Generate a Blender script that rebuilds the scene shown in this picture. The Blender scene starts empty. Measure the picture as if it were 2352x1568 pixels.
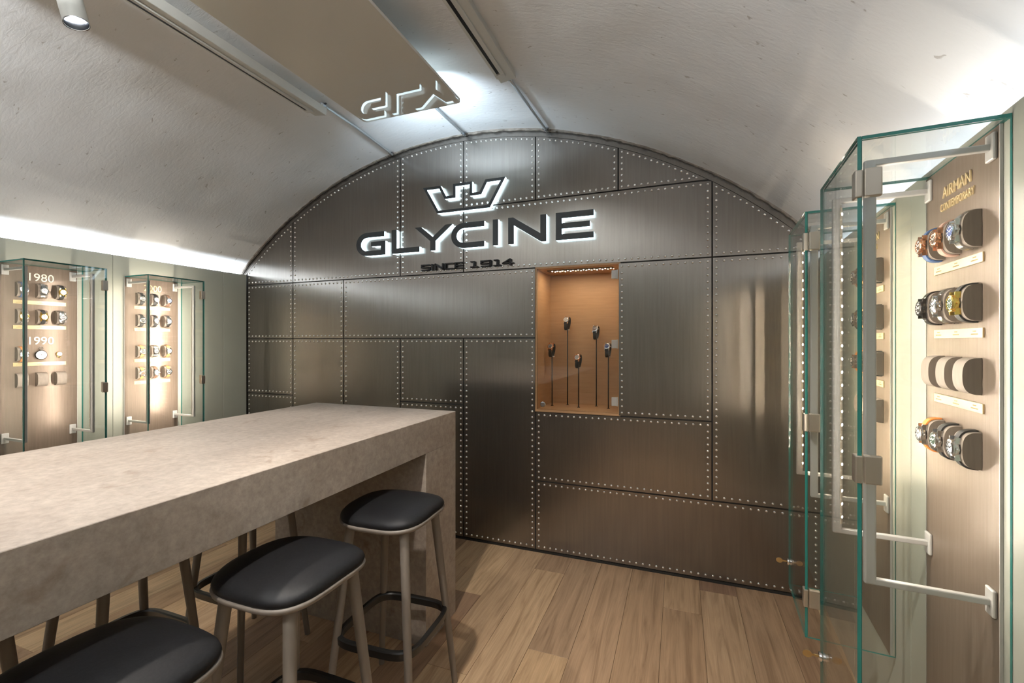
import bpy, bmesh, math, random
from mathutils import Vector, Matrix, Euler, noise as mnoise
random.seed(7)
scene = bpy.context.scene
col = scene.collection
PI = math.pi

# ------------------------------------------------------------------ camera, world, exposure
CAM_H, YAW, FPX = 1.48, 0.3600, 1021.0
cam_data = bpy.data.cameras.new('camera')
cam_data.sensor_width = 36.0
cam_data.lens = 36.0 * FPX / 2352.0
cam_data.shift_y = 0.7 / 2352.0
cam_data.clip_start = 0.02
cam = bpy.data.objects.new('camera', cam_data)
col.objects.link(cam)
cam.location = (0, 0, CAM_H)
cam.rotation_euler = (PI / 2, 0, YAW)
scene.camera = cam

world = bpy.data.worlds.new('world')
scene.world = world
world.use_nodes = True
world.node_tree.nodes['Background'].inputs[0].default_value = (0.9, 0.95, 1.0, 1)
world.node_tree.nodes['Background'].inputs[1].default_value = 0.0

vs = scene.view_settings
vs.view_transform = 'Standard'
vs.look = 'None'
vs.gamma = 1.0
vs.use_curve_mapping = False
vs.exposure = 0.6
cy = scene.cycles
cy.max_bounces = 8
cy.diffuse_bounces = 4
cy.glossy_bounces = 4
cy.transmission_bounces = 6
cy.transparent_max_bounces = 24
cy.caustics_reflective = False
cy.caustics_refractive = False
cy.sample_clamp_indirect = 4.0
cy.use_denoising = True
cy.use_adaptive_sampling = True
cy.adaptive_threshold = 0.02

# light levels (W, or emission strength)
E_COVE_L, E_COVE_R, E_BAR, E_NICHE, E_SPOT, E_SIGN, E_FILL_UP = 45, 4.5, 640.0, 440.0, 50, 3.8, 88
COOL = (0.80, 0.90, 1.0)
WARM = (1.0, 0.89, 0.76)

def area_light(name, loc, rot, sx, sy, power, color, parent=None, spread=PI):
    d = bpy.data.lights.new(name, 'AREA')
    d.shape = 'RECTANGLE'
    d.size, d.size_y, d.energy, d.color, d.spread = sx, sy, power, color, spread
    o = bpy.data.objects.new(name, d)
    col.objects.link(o)
    o.location = loc
    o.rotation_euler = rot
    if parent:
        o.parent = parent
    return o

# ------------------------------------------------------------------ geometry of the place
D = 2.989                                # plane of the riveted metal wall
XL = -3.744                              # face of the left wall
ACX, ACZ, AR = -1.553, -0.212, 3.240     # vault circle
RA_ANG, RX0 = 0.0666, 0.765              # right wall is slightly splayed
YB = -3.2                                # rear end of the room
WALL_R = Matrix.Translation((RX0, D, 0)) @ Matrix.Rotation(-(PI / 2 + RA_ANG), 4, 'Z')
WALL_L = Matrix.Translation((XL, 0, 0)) @ Matrix.Rotation(PI / 2, 4, 'Z')

# ------------------------------------------------------------------ materials
def new_mat(name):
    m = bpy.data.materials.new(name)
    m.use_nodes = True
    nt = m.node_tree
    b = nt.nodes['Principled BSDF']
    return m, nt, b

def principled(name, color, rough=0.5, metal=0.0, **kw):
    m, nt, b = new_mat(name)
    b.inputs['Base Color'].default_value = (*color, 1)
    b.inputs['Roughness'].default_value = rough
    b.inputs['Metallic'].default_value = metal
    for k, v in kw.items():
        b.inputs[k.replace('_', ' ')].default_value = v
    return m

def N(nt, t, **kw):
    n = nt.nodes.new(t)
    for k, v in kw.items():
        setattr(n, k, v)
    return n

def coords(nt, scale=(1, 1, 1), out='Object', rot=(0, 0, 0), rand=0.0):
    tc = N(nt, 'ShaderNodeTexCoord')
    mp = N(nt, 'ShaderNodeMapping')
    mp.inputs['Scale'].default_value = scale
    mp.inputs['Rotation'].default_value = rot
    nt.links.new(tc.outputs[out], mp.inputs[0])
    if rand:
        oi = N(nt, 'ShaderNodeObjectInfo')
        mu = N(nt, 'ShaderNodeMath', operation='MULTIPLY')
        mu.inputs[1].default_value = rand
        nt.links.new(oi.outputs['Random'], mu.inputs[0])
        nt.links.new(mu.outputs[0], mp.inputs['Location'])
    return mp.outputs[0]

def noise(nt, vec, scale, detail=4, rough=0.55, dist=0.0):
    n = N(nt, 'ShaderNodeTexNoise')
    n.inputs['Scale'].default_value = scale
    n.inputs['Detail'].default_value = detail
    n.inputs['Roughness'].default_value = rough
    n.inputs['Distortion'].default_value = dist
    nt.links.new(vec, n.inputs['Vector'])
    return n.outputs['Fac']

def ramp(nt, fac, stops):
    r = N(nt, 'ShaderNodeValToRGB')
    el = r.color_ramp.elements
    while len(el) < len(stops):
        el.new(0.5)
    for e, (p, c) in zip(el, stops):
        e.position = p
        e.color = (*c, 1) if len(c) == 3 else c
    nt.links.new(fac, r.inputs[0])
    return r.outputs[0]

def mixc(nt, a, b, fac, mode='MIX'):
    m = N(nt, 'ShaderNodeMix', data_type='RGBA', blend_type=mode)
    for sock, v in ((m.inputs[0], fac), (m.inputs[6], a), (m.inputs[7], b)):
        if isinstance(v, (int, float)):
            sock.default_value = v
        elif isinstance(v, tuple):
            sock.default_value = (*v, 1)
        else:
            nt.links.new(v, sock)
    return m.outputs[2]

def bump(nt, b, h, strength, dist=0.01):
    n = N(nt, 'ShaderNodeBump')
    n.inputs['Strength'].default_value = strength
    n.inputs['Distance'].default_value = dist
    nt.links.new(h, n.inputs['Height'])
    nt.links.new(n.outputs[0], b.inputs['Normal'])
    return n

def emission(name, color, strength):
    m, nt, b = new_mat(name)
    b.inputs['Base Color'].default_value = (0.8, 0.8, 0.8, 1)
    b.inputs['Emission Color'].default_value = (*color, 1)
    b.inputs['Emission Strength'].default_value = strength
    return m

# riveted sheet metal, brushed
def mk_sheet():
    m, nt, b = new_mat('brushed_metal')
    b.inputs['Metallic'].default_value = 1.0
    v = coords(nt, (90, 1, 3), rand=3.0)
    f = noise(nt, v, 1.0, 3)
    c = ramp(nt, f, [(0.3, (0.262, 0.240, 0.217)), (0.7, (0.298, 0.275, 0.250))])
    nt.links.new(c, b.inputs['Base Color'])
    b.inputs['Roughness'].default_value = 0.25
    b.inputs['Anisotropic'].default_value = 0.6
    b2 = N(nt, 'ShaderNodeBsdfPrincipled')
    b2.inputs['Metallic'].default_value = 1.0
    b2.inputs['Roughness'].default_value = 0.55
    nt.links.new(c, b2.inputs['Base Color'])
    mx = N(nt, 'ShaderNodeMixShader')
    mx.inputs[0].default_value = 0.20
    nt.links.new(b.outputs[0], mx.inputs[1])
    nt.links.new(b2.outputs[0], mx.inputs[2])
    nt.links.new(mx.outputs[0], nt.nodes['Material Output'].inputs[0])
    tg = N(nt, 'ShaderNodeTangent', direction_type='RADIAL', axis='Z')
    nt.links.new(tg.outputs[0], b.inputs['Tangent'])
    return m

def mk_plaster():
    m, nt, b = new_mat('white_plaster')
    v = coords(nt)
    vs_ = coords(nt, (1.0, 3.2, 1.6), rot=(0.2, 0.1, 0.5))
    big = noise(nt, v, 1.3, 5, 0.6)
    med = noise(nt, vs_, 11.0, 8, 0.6, 0.8)
    fine = noise(nt, v, 60.0, 4, 0.6)
    c = ramp(nt, big, [(0.3, (0.79, 0.79, 0.785)), (0.7, (0.85, 0.85, 0.85))])
    vf = coords(nt, (10, 26, 14), rot=(0, 0, 0.6))
    fl = noise(nt, vf, 1.6, 2, 0.5, 0.8)
    fleck = ramp(nt, fl, [(0.265, (0.55, 0.51, 0.47)), (0.30, (1, 1, 1))])
    c = mixc(nt, c, fleck, 0.7, 'MULTIPLY')
    nt.links.new(c, b.inputs['Base Color'])
    b.inputs['Roughness'].default_value = 0.85
    a1 = N(nt, 'ShaderNodeMath', operation='MULTIPLY_ADD')
    nt.links.new(fine, a1.inputs[0])
    a1.inputs[1].default_value = 0.22
    nt.links.new(med, a1.inputs[2])
    a2 = N(nt, 'ShaderNodeMath', operation='MULTIPLY_ADD')
    nt.links.new(fl, a2.inputs[0])
    a2.inputs[1].default_value = 0.35
    nt.links.new(a1.outputs[0], a2.inputs[2])
    bump(nt, b, a2.outputs[0], 0.17, 0.010)
    return m

def mk_stone():
    m, nt, b = new_mat('beige_stone')
    v = coords(nt, (1, 1, 1))
    vv = coords(nt, (2.4, 1, 1.6))
    a = noise(nt, vv, 3.0, 8, 0.65, 0.7)
    s = noise(nt, v, 40, 6, 0.7)
    d = noise(nt, v, 9.0, 3, 0.5, 1.2)
    c = ramp(nt, a, [(0.28, (0.325, 0.272, 0.232)), (0.5, (0.37, 0.318, 0.276)), (0.72, (0.43, 0.378, 0.333))])
    c = mixc(nt, c, ramp(nt, s, [(0.32, (0.76, 0.74, 0.72)), (0.66, (1.12, 1.11, 1.10))]), 1.0, 'MULTIPLY')
    c = mixc(nt, c, ramp(nt, d, [(0.28, (0.80, 0.75, 0.71)), (0.38, (1, 1, 1))]), 1.0, 'MULTIPLY')
    nt.links.new(c, b.inputs['Base Color'])
    b.inputs['Roughness'].default_value = 0.42
    bump(nt, b, s, 0.12, 0.004)
    return m

def mk_oak():
    m, nt, b = new_mat('oak_plank')
    g = coords(nt, (11, 0.9, 8), rand=37.0)
    gr = noise(nt, g, 1.6, 6, 0.6, 1.8)
    g2 = coords(nt, (120, 2.5, 20), rand=11.0)
    fine = noise(nt, g2, 1.5, 4, 0.6)
    k = coords(nt, (5.0, 2.2, 2), rand=53.0)
    kn = noise(nt, k, 1.0, 2, 0.5, 0.4)
    oi = N(nt, 'ShaderNodeObjectInfo')
    base = ramp(nt, oi.outputs['Random'], [(0.0, (0.27, 0.165, 0.108)), (0.3, (0.60, 0.41, 0.24)), (0.55, (0.38, 0.25, 0.16)), (1.0, (0.70, 0.50, 0.305))])
    base.node.color_ramp.interpolation = 'LINEAR'
    c = mixc(nt, base, ramp(nt, gr, [(0.3, (0.62, 0.56, 0.50)), (0.5, (0.95, 0.93, 0.91)), (0.7, (1.12, 1.1, 1.08))]), 1.0, 'MULTIPLY')
    c = mixc(nt, c, ramp(nt, fine, [(0.35, (0.84, 0.81, 0.78)), (0.6, (1, 1, 1))]), 0.8, 'MULTIPLY')
    c = mixc(nt, c, ramp(nt, kn, [(0.235, (0.18, 0.13, 0.10)), (0.285, (1, 1, 1))]), 0.9, 'MULTIPLY')
    nt.links.new(c, b.inputs['Base Color'])
    b.inputs['Roughness'].default_value = 0.48
    bump(nt, b, fine, 0.15, 0.002)
    return m

def mk_wallpaint():
    m, nt, b = new_mat('sage_lacquer')
    f = noise(nt, coords(nt, (1, 1, 1)), 3.0, 3)
    nt.links.new(ramp(nt, f, [(0.3, (0.44, 0.455, 0.39)), (0.7, (0.465, 0.48, 0.415))]), b.inputs['Base Color'])
    b.inputs['Roughness'].default_value = 0.33
    return m

def mk_fabric(name, c1, c2, rough=0.7, sc=(90, 90, 6)):
    m, nt, b = new_mat(name)
    f = noise(nt, coords(nt, sc), 2.0, 4)
    nt.links.new(ramp(nt, f, [(0.3, c1), (0.7, c2)]), b.inputs['Base Color'])
    b.inputs['Roughness'].default_value = rough
    bump(nt, b, f, 0.15, 0.002)
    return m

def mk_leather():
    m, nt, b = new_mat('black_leather')
    f = noise(nt, coords(nt), 160, 3)
    nt.links.new(ramp(nt, f, [(0.3, (0.006, 0.006, 0.007)), (0.7, (0.010, 0.010, 0.011))]), b.inputs['Base Color'])
    b.inputs['Roughness'].default_value = 0.52
    b.inputs['Specular IOR Level'].default_value = 0.22
    bump(nt, b, f, 0.12, 0.002)
    return m

def mk_glass(name, tint):
    m, nt, b = new_mat(name)
    nt.nodes.remove(b)
    out = nt.nodes['Material Output']
    lw = N(nt, 'ShaderNodeLayerWeight')
    lw.inputs[0].default_value = 0.5
    p5 = N(nt, 'ShaderNodeMath', operation='POWER')
    p5.inputs[1].default_value = 5.0
    nt.links.new(lw.outputs['Facing'], p5.inputs[0])
    ma = N(nt, 'ShaderNodeMath', operation='MULTIPLY_ADD')
    ma.inputs[1].default_value = 0.90
    ma.inputs[2].default_value = 0.035
    nt.links.new(p5.outputs[0], ma.inputs[0])
    tr = N(nt, 'ShaderNodeBsdfTransparent')
    tr.inputs[0].default_value = (*tint, 1)
    gl = N(nt, 'ShaderNodeBsdfGlossy')
    gl.inputs['Roughness'].default_value = 0.0
    mx = N(nt, 'ShaderNodeMixShader')
    nt.links.new(ma.outputs[0], mx.inputs[0])
    nt.links.new(tr.outputs[0], mx.inputs[1])
    nt.links.new(gl.outputs[0], mx.inputs[2])
    nt.links.new(mx.outputs[0], out.inputs[0])
    return m

M = {}
M['sheet'] = mk_sheet()
M['rivet'] = principled('rivet_steel', (0.86, 0.85, 0.83), 0.22, 1.0)
M['joint'] = principled('joint_black', (0.012, 0.011, 0.010), 0.7)  # black backing in the sheet joints, also track slots and plinth
M['plaster'] = mk_plaster()
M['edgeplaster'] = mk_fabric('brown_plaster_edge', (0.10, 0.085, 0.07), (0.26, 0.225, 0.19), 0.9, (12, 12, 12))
M['stone'] = mk_stone()
M['oak'] = mk_oak()
M['subfloor'] = principled('floor_joint', (0.05, 0.035, 0.025), 0.8)
M['sage'] = mk_wallpaint()
M['sagegap'] = principled('sage_gap', (0.12, 0.125, 0.11), 0.6)
M['panel'] = mk_fabric('taupe_brushed_panel', (0.20, 0.152, 0.118), (0.24, 0.185, 0.145), 0.36, (60, 60, 3))
M['panel'].node_tree.nodes['Principled BSDF'].inputs['Metallic'].default_value = 0.35
M['cushion'] = mk_fabric('taupe_cushion', (0.205, 0.168, 0.140), (0.25, 0.21, 0.175), 0.6)
M['cushionside'] = mk_fabric('brown_cushion_side', (0.10, 0.078, 0.06), (0.125, 0.098, 0.075), 0.7)
M['glass'] = mk_glass('clear_glass', (0.985, 0.995, 0.99))
M['glassedge'] = principled('teal_glass_edge', (0.025, 0.19, 0.165), 0.12)
M['alu'] = principled('satin_aluminium', (0.56, 0.55, 0.53), 0.42, 0.3)
M['hinge'] = principled('champagne_hinge', (0.52, 0.47, 0.40), 0.35, 0.8)
M['brass'] = principled('key_brass', (0.55, 0.40, 0.20), 0.3, 1.0)
M['chrome'] = principled('polished_chrome', (0.80, 0.80, 0.80), 0.10, 1.0)
M['steel'] = principled('watch_steel', (0.70, 0.70, 0.70), 0.16, 1.0)
M['gold'] = principled('watch_gold', (0.90, 0.62, 0.16), 0.18, 1.0)
M['rose'] = principled('watch_rose_gold', (0.82, 0.46, 0.28), 0.18, 1.0)
M['darksteel'] = principled('watch_black_steel', (0.10, 0.10, 0.105), 0.22, 1.0)
M['plate'] = principled('gold_plate', (0.86, 0.66, 0.36), 0.36, 0.7)
M['ink'] = principled('engraved_ink', (0.25, 0.17, 0.07), 0.6)
M['lettergold'] = principled('gold_lettering', (0.92, 0.74, 0.42), 0.3, 0.6)
M['letterwhite'] = principled('ivory_lettering', (0.90, 0.84, 0.74), 0.4)
for nm, c in dict(white=(0.82, 0.82, 0.80), black=(0.015, 0.015, 0.017), blue=(0.03, 0.07, 0.26), silver=(0.45, 0.46, 0.47),
                  green=(0.05, 0.10, 0.07), grey=(0.12, 0.12, 0.125), brown=(0.10, 0.05, 0.03)).items():
    M['dial_' + nm] = principled('dial_' + nm, c, 0.25, Coat_Weight=1.0)
for nm, c in dict(black=(0.014, 0.014, 0.015), blue=(0.06, 0.12, 0.27), brown=(0.16, 0.085, 0.05), tan=(0.50, 0.26, 0.09),
                  orange=(0.70, 0.24, 0.05), pink=(0.45, 0.28, 0.22)).items():
    M['strap_' + nm] = mk_fabric('strap_' + nm, tuple(x * 0.85 for x in c), c, 0.5, (60, 60, 60))
M['leather'] = mk_leather()
M['taupewood'] = mk_fabric('taupe_lacquered_wood', (0.185, 0.160, 0.138), (0.215, 0.186, 0.160), 0.45, (30, 30, 2))
M['blackmetal'] = principled('black_powder_coat', (0.012, 0.012, 0.012), 0.38)
M['signface'] = principled('sign_face_black', (0.018, 0.022, 0.025), 0.5)
M['signlight'] = emission('sign_halo_acrylic', (0.66, 0.88, 1.0), E_SIGN)
M['signdark'] = principled('small_letter_black', (0.010, 0.010, 0.011), 0.6)
M['gloss'] = principled('gloss_ceiling_panel', (0.70, 0.69, 0.64), 0.015, 0.0, IOR=1.95)
M['trackwhite'] = principled('track_white', (0.62, 0.62, 0.58), 0.45)
M['conduit'] = principled('galvanised_conduit', (0.62, 0.66, 0.70), 0.35, 0.9)
M['nichewood'] = mk_fabric('niche_timber', (0.46, 0.27, 0.135), (0.52, 0.31, 0.16), 0.45, (3, 3, 40))
M['led'] = emission('led_dot', WARM, E_BAR)
M['led_bright'] = emission('led_dot_bright', WARM, E_BAR * 1.1)
M['led_strong'] = emission('led_dot_strong', (1.0, 0.88, 0.74), E_BAR * 2.1)
M['led_amber'] = emission('led_dot_amber', (1.0, 0.80, 0.58), E_BAR * 1.6)
M['ledniche'] = emission('niche_led_dot', (1.0, 0.80, 0.58), E_NICHE)
M['ledstrip'] = principled('led_strip_backing', (0.75, 0.68, 0.55), 0.5)
M['lens'] = emission('spotlight_lens', (0.92, 0.96, 1.0), 12.0)
M['darkchrome'] = principled('spot_reflector', (0.35, 0.36, 0.38), 0.15, 1.0)

# ------------------------------------------------------------------ mesh helpers
def link(name, me, parent=None):
    o = bpy.data.objects.new(name, me)
    col.objects.link(o)
    if parent is not None:
        o.parent = parent
    return o

def mesh_of(name, bm, mats, smooth=False):
    me = bpy.data.meshes.new(name)
    bmesh.ops.recalc_face_normals(bm, faces=bm.faces)
    if smooth:
        for f in bm.faces:
            f.smooth = True
    bm.to_mesh(me)
    bm.free()
    for m in (mats if isinstance(mats, (list, tuple)) else [mats]):
        me.materials.append(m)
    return me

def obj(name, bm, mats, parent=None, smooth=False, sharp=None):
    me = mesh_of(name, bm, mats, smooth)
    if sharp is not None:
        me.polygons.foreach_set('use_smooth', [True] * len(me.polygons))
        me.set_sharp_from_angle(angle=sharp)
    return link(name, me, parent)

def empty(name, loc=(0, 0, 0), rotz=0.0, mat=None):
    e = bpy.data.objects.new(name, None)
    e.empty_display_size = 0.05
    col.objects.link(e)
    if mat is not None:
        e.matrix_world = mat
    else:
        e.location = loc
        e.rotation_euler = (0, 0, rotz)
    return e

def tag(o, label, cat, group=None):
    o['label'] = label
    o['category'] = cat
    if group:
        o['group'] = group
    return o

def struct(o, label=None, cat=None):
    o['kind'] = 'structure'
    if label:
        o['label'] = label
        o['category'] = cat
    return o

def nb():
    return bmesh.new()

def box(bm, x0, y0, z0, x1, y1, z1, bev=0.0, seg=1, mi=0):
    v = [bm.verts.new(p) for p in ((x0, y0, z0), (x1, y0, z0), (x1, y1, z0), (x0, y1, z0), (x0, y0, z1), (x1, y0, z1), (x1, y1, z1), (x0, y1, z1))]
    fs = [bm.faces.new([v[i] for i in q]) for q in ((0, 3, 2, 1), (4, 5, 6, 7), (0, 1, 5, 4), (1, 2, 6, 5), (2, 3, 7, 6), (3, 0, 4, 7))]
    for f in fs:
        f.material_index = mi
    if bev:
        es = list({e for f in fs for e in f.edges})
        bmesh.ops.bevel(bm, geom=es, offset=bev, segments=seg, profile=0.5, affect='EDGES')
    return fs

def prism(bm, pts, y0, y1, mi=0):
    """polygon of (x, z) pushed from y0 to y1"""
    a = [bm.verts.new((x, y0, z)) for x, z in pts]
    b = [bm.verts.new((x, y1, z)) for x, z in pts]
    n = len(pts)
    f1 = bm.faces.new(a)
    f2 = bm.faces.new(list(reversed(b)))
    f1.normal_update(); f2.normal_update()
    fs = [f1, f2]
    for i in range(n):
        fs.append(bm.faces.new((a[i], b[i], b[(i + 1) % n], a[(i + 1) % n])))
    for f in fs:
        f.material_index = mi
    if n > 4:
        bmesh.ops.triangulate(bm, faces=[f1, f2])
    return fs

def prism_x(bm, pts, x0, x1, mi_side=0, mi_cap=0):
    """polygon of (y, z) pushed from x0 to x1"""
    a = [bm.verts.new((x0, y, z)) for y, z in pts]
    b = [bm.verts.new((x1, y, z)) for y, z in pts]
    n = len(pts)
    f1 = bm.faces.new(a); f2 = bm.faces.new(list(reversed(b)))
    f1.material_index = f2.material_index = mi_cap
    for i in range(n):
        f = bm.faces.new((a[i], b[i], b[(i + 1) % n], a[(i + 1) % n]))
        f.material_index = mi_side

def tube(bm, pts, r, seg=10, closed=False, cap=True, r2=None, flat=None):
    """round tube along pts; radius may taper to r2"""
    pts = [Vector(p) for p in pts]
    n = len(pts)
    rings = []
    prev = None
    for i, p in enumerate(pts):
        if closed:
            t = (pts[(i + 1) % n] - pts[i - 1]).normalized()
        else:
            t = (pts[min(i + 1, n - 1)] - pts[max(i - 1, 0)]).normalized()
        if prev is None:
            ref = Vector((0, 0, 1)) if abs(t.z) < 0.9 else Vector((1, 0, 0))
            u = t.cross(ref).normalized()
        else:
            u = (prev - t * prev.dot(t)).normalized()
        prev = u
        w = t.cross(u)
        rr = r if r2 is None else r + (r2 - r) * i / (n - 1)
        a, b_ = (rr, rr) if flat is None else flat
        rings.append([bm.verts.new(p + u * a * math.cos(2 * PI * k / seg) + w * b_ * math.sin(2 * PI * k / seg)) for k in range(seg)])
    for i in range(n if closed else n - 1):
        A, B = rings[i], rings[(i + 1) % n]
        for k in range(seg):
            bm.faces.new((A[k], A[(k + 1) % seg], B[(k + 1) % seg], B[k]))
    if cap and not closed:
        bm.faces.new(list(reversed(rings[0])))
        bm.faces.new(rings[-1])

def lathe(bm, prof, seg=24, axis='Z', off=(0, 0, 0), mi=0):
    """profile of (r, h) turned round an axis"""
    rings = []
    for r, h in prof:
        ring = []
        for k in range(seg):
            a = 2 * PI * k / seg
            c, s = r * math.cos(a), r * math.sin(a)
            p = (c, s, h) if axis == 'Z' else ((c, h, s) if axis == 'Y' else (h, c, s))
            ring.append(bm.verts.new((p[0] + off[0], p[1] + off[1], p[2] + off[2])))
        rings.append(ring)
    for A, B in zip(rings, rings[1:]):
        for k in range(seg):
            f = bm.faces.new((A[k], A[(k + 1) % seg], B[(k + 1) % seg], B[k]))
            f.material_index = mi
    for ring in (rings[0], rings[-1]):
        f = bm.faces.new(ring)
        f.material_index = mi

def pane(bm, x0, y0, z0, x1, y1, z1):
    """glass sheet: faces across the thin direction get the clear material, the rim the teal one"""
    d = (x1 - x0, y1 - y0, z1 - z0)
    ax = d.index(min(d))
    for f in box(bm, x0, y0, z0, x1, y1, z1):
        f.normal_update()
        f.material_index = 0 if abs(f.normal[ax]) > 0.5 else 1
GL = [M['glass'], M['glassedge']]

_text_cache = {}
def text_mesh(s, height, depth, mat, spacing=1.0, widen=1.0):
    key = (s, height, depth, mat.name, spacing, widen)
    if key in _text_cache:
        return _text_cache[key]
    cu = bpy.data.curves.new('lettering', 'FONT')
    cu.body = s
    cu.align_x = 'CENTER'
    cu.align_y = 'CENTER'
    cu.extrude = 0.04
    cu.space_character = spacing
    cu.resolution_u = 4
    t = bpy.data.objects.new('lettering', cu)
    col.objects.link(t)
    me = bpy.data.meshes.new_from_object(t.evaluated_get(bpy.context.evaluated_depsgraph_get()))
    bpy.data.objects.remove(t)
    bpy.data.curves.remove(cu)
    zs = [v.co.y for v in me.vertices]
    k = height / (max(zs) - min(zs))
    mid = (max(zs) + min(zs)) / 2
    for v in me.vertices:
        x, y, z = v.co
        v.co = (x * k * widen, -z / 0.04 * depth / 2, (y - mid) * k)
    me.materials.clear()
    me.materials.append(mat)
    _text_cache[key] = me
    return me

def archz(x, r):
    q = r * r - (x - ACX) ** 2
    return ACZ + math.sqrt(q) if q > 0 else -9

# ------------------------------------------------------------------ floor
bm = nb()
box(bm, -4.2, YB, -0.08, 1.2, D + 0.5, -0.016)
floor = struct(obj('floor', bm, M['subfloor']), 'wide oak plank floor with knots and mixed tones', 'floor')
W = 0.2
x = -0.885 - W * 15
ci = 0
rng = random.Random(11)
while x < 0.85:
    y = YB - rng.uniform(0, 1.6)
    while y < D + 0.02:
        ln = rng.choice((1.45, 1.75, 2.1))
        a, b_ = max(y, YB), min(y + ln, D + 0.03)
        if b_ - a > 0.12:
            bm = nb()
            box(bm, -W / 2 + 0.0006, -(b_ - a) / 2 + 0.0007, -0.016, W / 2 - 0.0006, (b_ - a) / 2 - 0.0007, 0, 0.0008)
            p = obj('plank', bm, M['oak'], floor)
            p.location = (x + W / 2, (a + b_) / 2, 0)
        y += ln
    x += W
    ci += 1

# ------------------------------------------------------------------ vaulted ceiling
bm = nb()
nA, nY = 150, 190
y0, y1 = YB - 0.1, D + 0.005
rows = []
a0, a1 = math.radians(158), math.radians(22)
for j in range(nY + 1):
    yy = y0 + (y1 - y0) * j / nY
    r_ = []
    for i in range(nA + 1):
        a = a0 + (a1 - a0) * i / nA
        q = Vector((AR * math.cos(a), yy, AR * math.sin(a)))
        d = 0.010 * mnoise.noise(q * 1.3) + 0.0045 * mnoise.noise(q * 5.0) + 0.0007 * mnoise.noise(Vector((q.x * 9, q.y * 22, q.z * 14)))
        rr = AR + d
        r_.append(bm.verts.new((ACX + rr * math.cos(a), yy, ACZ + rr * math.sin(a))))
    rows.append(r_)
for A, B in zip(rows, rows[1:]):
    for i in range(nA):
        bm.faces.new((A[i], A[i + 1], B[i + 1], B[i]))
struct(obj('ceiling', bm, M['plaster'], smooth=True), 'white rough-plastered barrel vault ceiling', 'ceiling')

# rear wall behind the camera
bm = nb()
box(bm, -4.3, YB - 0.12, 0, 1.4, YB - 0.02, 3.2)
struct(obj('wall_rear', bm, M['sage']), 'plain sage wall closing the rear of the room', 'wall')

# ------------------------------------------------------------------ side walls of lacquered boards
def side_wall(name, mat, s0, s1, zt, first, pitch, label):
    bm = nb()
    box(bm, s0, 0.004, 0, s1, 0.03, zt)
    w = obj(name, bm, M['sagegap'])
    w.matrix_world = mat
    struct(w, label, 'wall')
    s = first
    while s > s0 + 0.01:
        s -= pitch
    while s < s1 - 0.01:
        a, b_ = max(s, s0), min(s + pitch, s1)
        if b_ - a > 0.03:
            bm = nb()
            box(bm, a + 0.0012, 0, 0, b_ - 0.0012, 0.012, zt, 0.001)
            obj('panel', bm, M['sage'], w)
        s += pitch
    return w
wall_left = side_wall('wall_left', WALL_L, YB, D - 0.008, 2.096, 2.758, 0.813, 'sage lacquered panel wall on the left under the vault')
wall_right = side_wall('wall_right', WALL_R, 0.006, 6.2, 1.972, 0.0, 0.62, 'sage lacquered panel wall on the right under the vault')

# cove light strips lying in the gap behind each side wall
def cove(name, p0, p1, label, power, tilt):
    bm = nb()
    d = Vector(p1) - Vector(p0)
    L = d.length
    box(bm, -0.012, -L / 2, -0.012, 0.012, L / 2, 0.0)
    c = obj(name, bm, M['trackwhite'])
    c.location = (Vector(p0) + Vector(p1)) / 2
    c.rotation_euler = (0, 0, -math.atan2(d.x, d.y))
    tag(c, label, 'light strip')
    area_light('cove_light', (0, 0, 0.004), (PI, tilt, 0), 0.012, L - 0.05, power, COOL, c)
    return c
cove('cove_strip', (XL - 0.055, YB + 0.1, 2.045), (XL - 0.055, D - 0.03, 2.045), 'hidden cool white light strip behind the left wall top', E_COVE_L, 0.0)
cove('cove_strip', (0.36 + 0.085, YB + 0.1, 1.955), (RX0 + 0.050, D - 0.03, 1.955), 'hidden cool white light strip behind the right wall top', E_COVE_R, 0.0)

# ------------------------------------------------------------------ riveted metal wall
CX8 = [XL, -3.190, -2.632, -2.073, -1.512, -0.948, -0.377, 0.189, 0.755]
NX0, NX1, NZ0, NZ1 = CX8[5] + 0.008, CX8[6] + 0.002, 1.0, 2.0
YS = D + 0.008
bm = nb()
box(bm, -4.3, YS, 0, NX0 - 0.012, YS + 0.06, 3.3)
box(bm, NX1 + 0.012, YS, 0, 1.3, YS + 0.06, 3.3)
box(bm, NX0 - 0.012, YS, 0, NX1 + 0.012, YS + 0.06, NZ0 - 0.012)
box(bm, NX0 - 0.012, YS, NZ1 + 0.004, NX1 + 0.012, YS + 0.06, 3.3)
wall_back = struct(obj('wall_back', bm, M['joint']), 'end wall clad in riveted brushed metal sheets under the arch', 'wall')

RP = AR - 0.047
def cell_poly(x0, x1, z0, z1, r, n=26):
    """outline (bottom, right side, top, left side) cut by the arch"""
    def top(x):
        return min(z1, archz(x, r))
    xr = x1
    if top(x1) < z0:
        lo, hi = max(x0, ACX), x1
        for _ in range(50):
            m = (lo + hi) / 2
            if archz(m, r) > z0: lo = m
            else: hi = m
        xr = lo
    xl = x0
    if top(x0) < z0:
        lo, hi = x0, min(x1, ACX)
        for _ in range(50):
            m = (lo + hi) / 2
            if archz(m, r) > z0: hi = m
            else: lo = m
        xl = hi
    tops = [(xl + (xr - xl) * i / n, top(xl + (xr - xl) * i / n)) for i in range(n + 1)]
    flat = all(abs(z - z1) < 1e-6 for _, z in tops)
    if flat:
        tops = [tops[0], tops[-1]]
    pts = [(xl, z0), (xr, z0)]
    rt = list(reversed(tops))
    if rt[0][1] - z0 < 0.002: rt = rt[1:]
    if rt[-1][1] - z0 < 0.002: rt = rt[:-1]
    return pts, rt

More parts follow.
